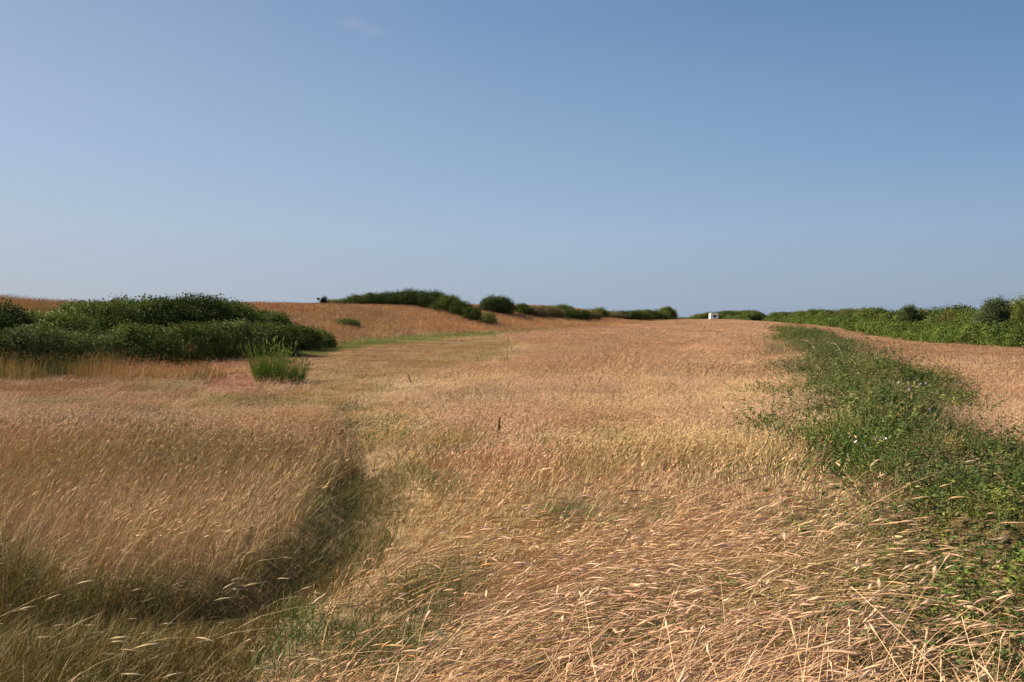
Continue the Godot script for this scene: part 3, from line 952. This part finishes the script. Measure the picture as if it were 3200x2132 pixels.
	for k in line.size() - 1:
		var seg: float = line[k].distance_to(line[k + 1])
		var dir: Vector2 = (line[k + 1] - line[k]) / seg
		var side := Vector2(dir.y, -dir.x)
		while run < seg:
			var q: Vector2 = line[k] + dir * run
			for row in 2:
				var p: Vector2 = q + side * (1.6 + row * 4.0) + dir * rng.randf_range(-0.8, 0.8)
				var hgt := rng.randf_range(1.1, 1.9) if row == 0 else rng.randf_range(2.7, 4.2) * lerpf(1.15, 0.88, smoothstep(60.0, 130.0, q.y))
				var kind := "hedge" if p.y < 90.0 else "far"
				var tint: Color = [Color(0.10, 0.13, 0.03), Color(0.085, 0.115, 0.026), Color(0.098, 0.135, 0.027), Color(0.09, 0.125, 0.026)][rng.randi() % 4] if row == 0 else [dark, Color(0.06, 0.085, 0.022), Color(0.10, 0.135, 0.027), Color(0.12, 0.13, 0.034)][rng.randi() % 4]
				var step_w := rng.randf_range(1.9, 2.6) * (1.0 + maxf(0.0, q.y - 60.0) * 0.003)
				bush("hedgerow_shrub", Vector3(p.x, H(p.x, p.y) - 0.05, -p.y), hgt, step_w, step_w, kind, tint, 8.0 if kind == "hedge" else 3.6, ("low green shrub along the front of the long hedgerow" if row == 0 else ("dark green" if tint.g < 0.1 else "olive green" if tint.r > 0.1 else "fresh green") + " tall rounded shrub rising in the back of the long hedgerow"), "shrub", g4, 1.0, 7, 0.15)
			run += 3.0 + maxf(0.0, q.y - 60.0) * 0.012
		run -= seg
	var t := spot(3108, 70.0)
	bush("hedgerow_tree", t, height_of(946, 70.0) - t.y, 1.7, 1.7, "hedge", Color(0.085, 0.11, 0.045), 8, "grey green spreading tree standing above the hedgerow", "tree", "", 0.9, 8, 0.05)
	t = spot(2838, 103.0)
	bush("hedgerow_tree", t, height_of(957, 103.0) - t.y, 1.3, 1.3, "hedge", Color(0.07, 0.09, 0.03), 8, "small dark-topped tree poking out of the hedgerow", "tree", "", 0.8, 6, 0.05)
	# far hill beyond the crest
	var g5 := "scrub on the far hill"
	for k in 60:
		var x := 98.0 + rng.randf_range(-44, 48)
		var d := 325.0 + rng.randf_range(-36, 26)
		bush("far_hill_bush", Vector3(x, H(x, d) - 0.1, -d), rng.randf_range(0.9, 1.8), rng.randf_range(3.0, 5.0), rng.randf_range(3.0, 4.5), "far", mid if rng.randf() < 0.6 else dark, 2.2, "low scrub bush covering the far green hill", "bush", g5, 1.3, 6, 0.1)

func arc(a: Vector3, b: Vector3, rise: float, n: int, wob: float) -> PackedVector3Array:
	var pts := PackedVector3Array()
	for k in n + 1:
		var t := float(k) / n
		var w := wob * (1.0 if k > 0 and k < n else 0.0)
		pts.append(a.lerp(b, t) + Vector3(rng.randfn(0, w), rise * 4.0 * t * (1.0 - t) + rng.randfn(0, w), rng.randfn(0, w)))
	return pts

func on_ground(px: float, py: float) -> Vector3:
	var q := ground_at(px, py)
	return Vector3(q.x, H(q.x, q.y), -q.y)

func tussock(called: String, at: Vector3, hgt: float, rad: float, n: int, tint: Color, label: String) -> void:
	var o := thing(called, at, label, "grass tuft")
	var b := MB.new()
	var f := MB.new()
	for k in n:
		var t := rng.randf() * TAU
		var out := Vector3(cos(t), 0, sin(t))
		var q := sqrt(rng.randf())
		var p := out * rad * q * 0.55 + Vector3(0, -0.03, 0)
		var d0 := (Vector3.UP + out * 0.3 * q + Vector3(rng.randfn(0, 0.07), 0, rng.randfn(0, 0.07))).normalized()
		var L := hgt * rng.randf_range(0.3, 0.95) * (1.15 - 0.4 * q)
		var tip := b.ribbon(p, d0, out * 0.1 - Vector3.UP * 0.05, L, 0.011, 4, vary(tint, 0.3), rng.randf() * TAU)
		if rng.randf() < 0.16:
			f.ribbon(tip - Vector3(0, 0.02, 0), d0, out * 0.1, hgt * 0.28, 0.008, 2, vary(Color(0.17, 0.21, 0.05), 0.2), t)
			f.spindle(tip + d0 * hgt * 0.14, d0, out * 0.15, 0.16, 0.013, 4, vary(Color(0.22, 0.25, 0.06), 0.2), 0.3, rng)
	part("blades", b.done(), m_leaf, o).set_meta("kind", "stuff")
	part("flower_spikes", f.done(), m_leaf, o).set_meta("kind", "stuff")

func make_details() -> void:
	var straw := mat("dry_stem", 0.7, 0.3)
	tussock("green_tussock", on_ground(838, 1192), 1.4, 0.72, 760, Color(0.115, 0.20, 0.026), "tall bright green grass tuft standing beside the cut clearing")
	tussock("green_tussock", on_ground(905, 1200), 0.9, 0.72, 620, Color(0.09, 0.15, 0.026), "lower dark green grass tuft pressed against the tall green tuft")
	tussock("green_tussock", on_ground(620, 1192), 0.55, 0.3, 90, Color(0.10, 0.14, 0.04), "small green grass tuft at the foot of the bramble bank")
	tussock("green_tussock", on_ground(1575, 1135), 1.0, 0.5, 60, Color(0.15, 0.19, 0.05), "thin upright green grass tuft at the end of the cut clearing")
	tussock("green_tussock", on_ground(1510, 1135), 0.7, 0.6, 50, Color(0.15, 0.18, 0.05), "sparse low green grass tuft next to the thin upright tuft")
	# white caravan behind the crest
	var D := 236.0
	var o := thing("caravan", spot(2232, D), "small white caravan standing behind the crest of the field", "caravan")
	o.rotation.y = -0.12
	o.scale = Vector3(1.18, 1.0, 1.0)
	var white := mat("white_panel", 0.35, 0.0, Color(0.9, 0.9, 0.9))
	var dark := mat("dark_glass", 0.15)
	var prof := [[-0.98, 0.42], [-0.90, 2.20], [-0.72, 2.36], [0.85, 2.36], [0.98, 2.22], [0.98, 0.42]]
	var b := MB.new()
	for k in prof.size():
		var a: Array = prof[k]
		var e: Array = prof[(k + 1) % prof.size()]
		b.quad(Vector3(a[0], a[1], 0), Vector3(e[0], e[1], 0), Vector3(e[0], e[1], -3.8), Vector3(a[0], a[1], -3.8), Color.WHITE)
	for z in [0.0, -3.8]:
		b.quad(Vector3(-0.98, 0.42, z), Vector3(-0.90, 2.20, z), Vector3(0.98, 2.22, z), Vector3(0.98, 0.42, z), Color.WHITE)
		b.quad(Vector3(-0.90, 2.20, z), Vector3(-0.72, 2.36, z), Vector3(0.85, 2.36, z), Vector3(0.98, 2.22, z), Color.WHITE)
	part("body", b.done(), white, o)
	b = MB.new()
	var ring := []
	for k in 12:
		var t := TAU * k / 12.0
		ring.append(Vector3(0.15 + 0.40 * signf(cos(t)) * pow(absf(cos(t)), 0.7), 1.38 + 0.33 * signf(sin(t)) * pow(absf(sin(t)), 0.7), 0.012))
	for k in range(1, 11):
		b.quad(ring[0], ring[k], ring[k + 1], ring[k + 1], Color(0.03, 0.035, 0.06))
	var win := part("window", b.done(), dark, o)
	b = MB.new()
	for k in 12:
		var c0 := Vector3(0.15, 1.38, 0)
		var r0: Vector3 = ring[k]
		var r1: Vector3 = ring[(k + 1) % 12]
		b.quad(r0 + Vector3(0, 0, 0.008), r1 + Vector3(0, 0, 0.008), r1 + (r1 - c0).normalized() * 0.05 + Vector3(0, 0, 0.008), r0 + (r0 - c0).normalized() * 0.05 + Vector3(0, 0, 0.008), Color(0.45, 0.45, 0.47))
	part("frame", b.done(), white, win)
	for sx in [-0.86, 0.86]:
		b = MB.new()
		b.tube(PackedVector3Array([Vector3(sx - 0.09, 0.3, -2.0), Vector3(sx + 0.09, 0.3, -2.0)]), 0.3, 0.3, 16, Color(0.03, 0.03, 0.03))
		part("wheel", b.done(), mat("rubber", 0.9), o)
	# two dark little plants against the sky on the hilltop
	var p := spot(993, 104.0)
	o = thing("round_headed_thistle", p, "dark plant with one round head on a thin stem against the sky", "plant")
	b = MB.new()
	var top := height_of(934, 104.0) - p.y
	b.tube(arc(Vector3(0, -0.05, 0), Vector3(0.08, top, 0), 0.0, 6, 0.01), 0.02, 0.014, 5, Color(0.05, 0.05, 0.03))
	part("stem", b.done(), m_bark, o)
	b = MB.new()
	for k in 240:
		var n := Vector3(rng.randfn(), rng.randfn(), rng.randfn()).normalized()
		b.leaf(Vector3(0.08, top, 0) + n * Vector3(0.2, 0.15, 0.2) * rng.randf_range(0.3, 1.0), n, Vector3(n.z, 0.3, -n.x).normalized(), 0.07, 0.05, vary(Color(0.02, 0.022, 0.012), 0.2))
	part("head", b.done(), m_leaf, o)
	px_bush("small_shrub", 1012, 923, 104.0, 20, 0.8, "bramble", Color(0.03, 0.035, 0.018), 25, "narrow dark shrub beside the round-headed plant on the hilltop", "", 0.7, 0.05, "shrub", 4)
	# dark dock stalks standing in the ripe grass
	var dock_stem := MB.new()
	dock_stem.tube(arc(Vector3(0, -0.05, 0), Vector3(0.05, 0.7, 0), 0.0, 6, 0.006), 0.005, 0.003, 5, Color(0.11, 0.055, 0.03))
	var dock_seed := MB.new()
	for k in 70:
		var t := rng.randf_range(0.4, 1.0)
		var n := Vector3(rng.randfn(), rng.randf_range(0.3, 1.5), rng.randfn()).normalized()
		dock_seed.spindle(Vector3(0.05 * t, 0.7 * t, 0), n, Vector3.ZERO, 0.075 * (1.4 - t), 0.012, 3, vary(Color(0.17, 0.085, 0.04), 0.3), 0.2, rng)
	var ms := dock_stem.done()
	var me := dock_seed.done()
	for a in [[2378, 1245, 0.72], [2376, 1300, 0.66], [2380, 1355, 0.62], [2365, 1225, 0.62], [1556, 1400, 0.75], [1860, 1230, 0.7], [1290, 1215, 0.7]]:
		o = thing("dock_stalk", on_ground(a[0], a[1]), "dark brown dock seed stalk standing among the ripe grass", "plant", "dock stalks in the field")
		o.scale = Vector3.ONE * a[2] * 0.85
		o.rotation = Vector3(rng.randf_range(-0.3, 0.3), rng.randf() * TAU, rng.randf_range(-0.35, 0.35))
		part("stem", ms, straw, o)
		part("seed_clusters", me, straw, o)
	# dry canes arching over the weed strip
	for a in [[2488, 1075, 2568, 1118, 0.5, Color(0.40, 0.29, 0.19), "pale dry cane arching over the weed strip near its far tip"], [2585, 1095, 2645, 1150, 0.55, Color(0.42, 0.30, 0.20), "pale dry cane arching low across the middle of the weed strip"], [2508, 1040, 2558, 1105, 0.75, Color(0.06, 0.06, 0.025), "dark green cane arching highest over the weed strip"]]:
		var p0 := on_ground(a[0], a[1])
		var p1 := on_ground(a[2], a[3])
		o = thing("dry_cane", p0, a[6], "cane")
		var pts := arc(Vector3.ZERO, p1 - p0, a[4], 14, 0.02)
		b = MB.new()
		b.tube(pts, 0.006, 0.010, 5, a[5])
		part("stem", b.done(), straw, o)
		b = MB.new()
		for k in 60:
			var q: Vector3 = pts[rng.randi_range(2, 13)]
			b.spindle(q, Vector3(rng.randfn(), 0.5, rng.randfn()).normalized(), Vector3.ZERO, 0.05, 0.009, 3, vary(a[5], 0.2), 0.2, rng)
		part("seed_clusters", b.done(), straw, o)
	# bindweed flowers over the weeds
	var fl := MB.new()
	for k in 10:
		var t0 := TAU * k / 10.0
		var t1 := TAU * (k + 1) / 10.0
		var d0 := Vector3(cos(t0), 0, sin(t0))
		var d1 := Vector3(cos(t1), 0, sin(t1))
		fl.quad(d0 * 0.004, d1 * 0.004, d1 * 0.016 + Vector3(0, 0.03, 0), d0 * 0.016 + Vector3(0, 0.03, 0), Color(0.55, 0.54, 0.5))
		fl.quad(d0 * 0.016 + Vector3(0, 0.03, 0), d1 * 0.016 + Vector3(0, 0.03, 0), d1 * 0.034 + Vector3(0, 0.042, 0), d0 * 0.034 + Vector3(0, 0.042, 0), Color(0.6, 0.59, 0.57))
	var fm := fl.done()
	var fs := MB.new()
	fs.tube(arc(Vector3(0.02, -0.55, 0.03), Vector3.ZERO, 0.02, 6, 0.01), 0.003, 0.003, 4, Color(0.12, 0.15, 0.05))
	var fsm := fs.done()
	for a in [[2680, 1475], [2737, 1472], [2760, 1475], [2705, 1492], [2805, 1245], [2872, 1250], [2895, 1245], [2907, 1345], [2650, 1530], [2840, 1275]]:
		var q := on_ground(a[0], a[1] + 60)
		o = thing("bindweed_flower", q + Vector3(0, 0.5, 0), "small white trumpet flower open above the green weeds", "flower", "white bindweed flowers on the weed strip")
		o.rotation = Vector3(rng.randf_range(0.3, 0.9), rng.randf() * TAU, 0)
		o.scale = Vector3(0.6, 1.0, 0.6) * rng.randf_range(0.7, 1.0)
		part("trumpet", fm, straw, o)
		part("stem", fsm, straw, o)
	# orange weed
	o = thing("orange_weed", on_ground(2952, 1448), "orange branching weed standing out of the green strip", "plant")
	b = MB.new()
	var twigs := MB.new()
	for k in 26:
		var t := rng.randf() * TAU
		var d0 := (Vector3.UP * 1.1 + Vector3(cos(t), 0, sin(t)) * rng.randf_range(0.1, 0.7)).normalized()
		var tip := b.ribbon(Vector3(0, -0.03, 0), d0, Vector3(cos(t), -0.3, sin(t)) * 0.2, rng.randf_range(0.3, 0.55), 0.0035, 4, vary(Color(0.36, 0.19, 0.04), 0.2), t)
		for q in 12:
			twigs.ribbon(tip - d0 * rng.randf_range(0.0, 0.22), Vector3(rng.randfn(), rng.randf(), rng.randfn()).normalized(), Vector3.ZERO, rng.randf_range(0.02, 0.06), 0.004, 1, vary(Color(0.42, 0.22, 0.035), 0.25), t)
	part("stem", b.done(), straw, o)
	part("twigs", twigs.done(), straw, o).set_meta("kind", "stuff")
	# long single stalks arching over the flattened grass
	var kinds := []
	for k in 8:
		var st := MB.new()
		var hd := MB.new()
		var L := rng.randf_range(0.7, 1.2)
		var pts := PackedVector3Array()
		var fl2 := rng.randf_range(0.35, 0.85)
		for s in 11:
			var t := s / 10.0
			pts.append((Vector3(0.93, 0.50, rng.randf_range(-0.02, 0.02)) * t + Vector3(0.25, -0.40, 0) * fl2 * t * t) * L + Vector3(0, -0.03, 0))
		st.tube(pts, 0.0026, 0.0016, 5, Color(0.50, 0.34, 0.18))
		var ax := (pts[10] - pts[9]).normalized()
		hd.spindle(pts[10] - ax * 0.01, ax, Vector3(0.05, -0.15, rng.randfn(0, 0.08)), rng.randf_range(0.10, 0.15), rng.randf_range(0.007, 0.010), 6, Color(0.55, 0.36, 0.23), 0.4, rng)
		for q in 26:
			var t := rng.randf()
			hd.ribbon(pts[10] + ax * 0.11 * t + Vector3(0, -0.012 * t * t, 0), (ax + Vector3(rng.randfn(), rng.randfn(), rng.randfn()) * 0.35).normalized(), Vector3(0, -0.2, 0), rng.randf_range(0.015, 0.035), 0.003, 2, vary(Color(0.57, 0.38, 0.25), 0.2), rng.randf() * TAU)
		hd.spindle(pts[10] + ax * 0.015, (ax + Vector3(0.1, 0.15, 0.1)).normalized(), Vector3(0, -0.1, 0), 0.06, 0.005, 5, Color(0.60, 0.41, 0.25), 0.35, rng)
		var lf := MB.new()
		lf.ribbon(pts[3], Vector3(0.6, 0.6, 0.4 * signf(rng.randfn())).normalized(), Vector3(0.4, -0.7, 0), L * 0.35, 0.006, 5, Color(0.50, 0.37, 0.18), 0.4)
		kinds.append([st.done(), hd.done(), lf.done()])
	for k in 220:
		var x := rng.randf_range(-1.2, 3.4)
		var d := rng.randf_range(2.7, 6.0)
		if absf(x) > 0.68 * d + 0.2: continue
		var r := region(x, d)
		if r == R.ISLAND: continue
		if (r == R.PATH or r == R.STRIP) and rng.randf() < 0.7: continue
		var a: Array = kinds[k % 8]
		o = thing("grass_stalk", Vector3(x, H(x, d), -d), "single long straw stalk with a pale seed head arching over the flattened grass", "grass stalk", "arching seed stalks in the flattened grass")
		o.rotation.y = lerpf(WINDY, wind_at(x, d), 0.4) + rng.randfn(0.0, 0.35)
		o.scale = Vector3.ONE * rng.randf_range(0.8, 1.15)
		part("stem", a[0], straw, o)
		part("seed_head", a[1], straw, o)
		if k % 3 == 0: part("dry_leaf", a[2], straw, o)
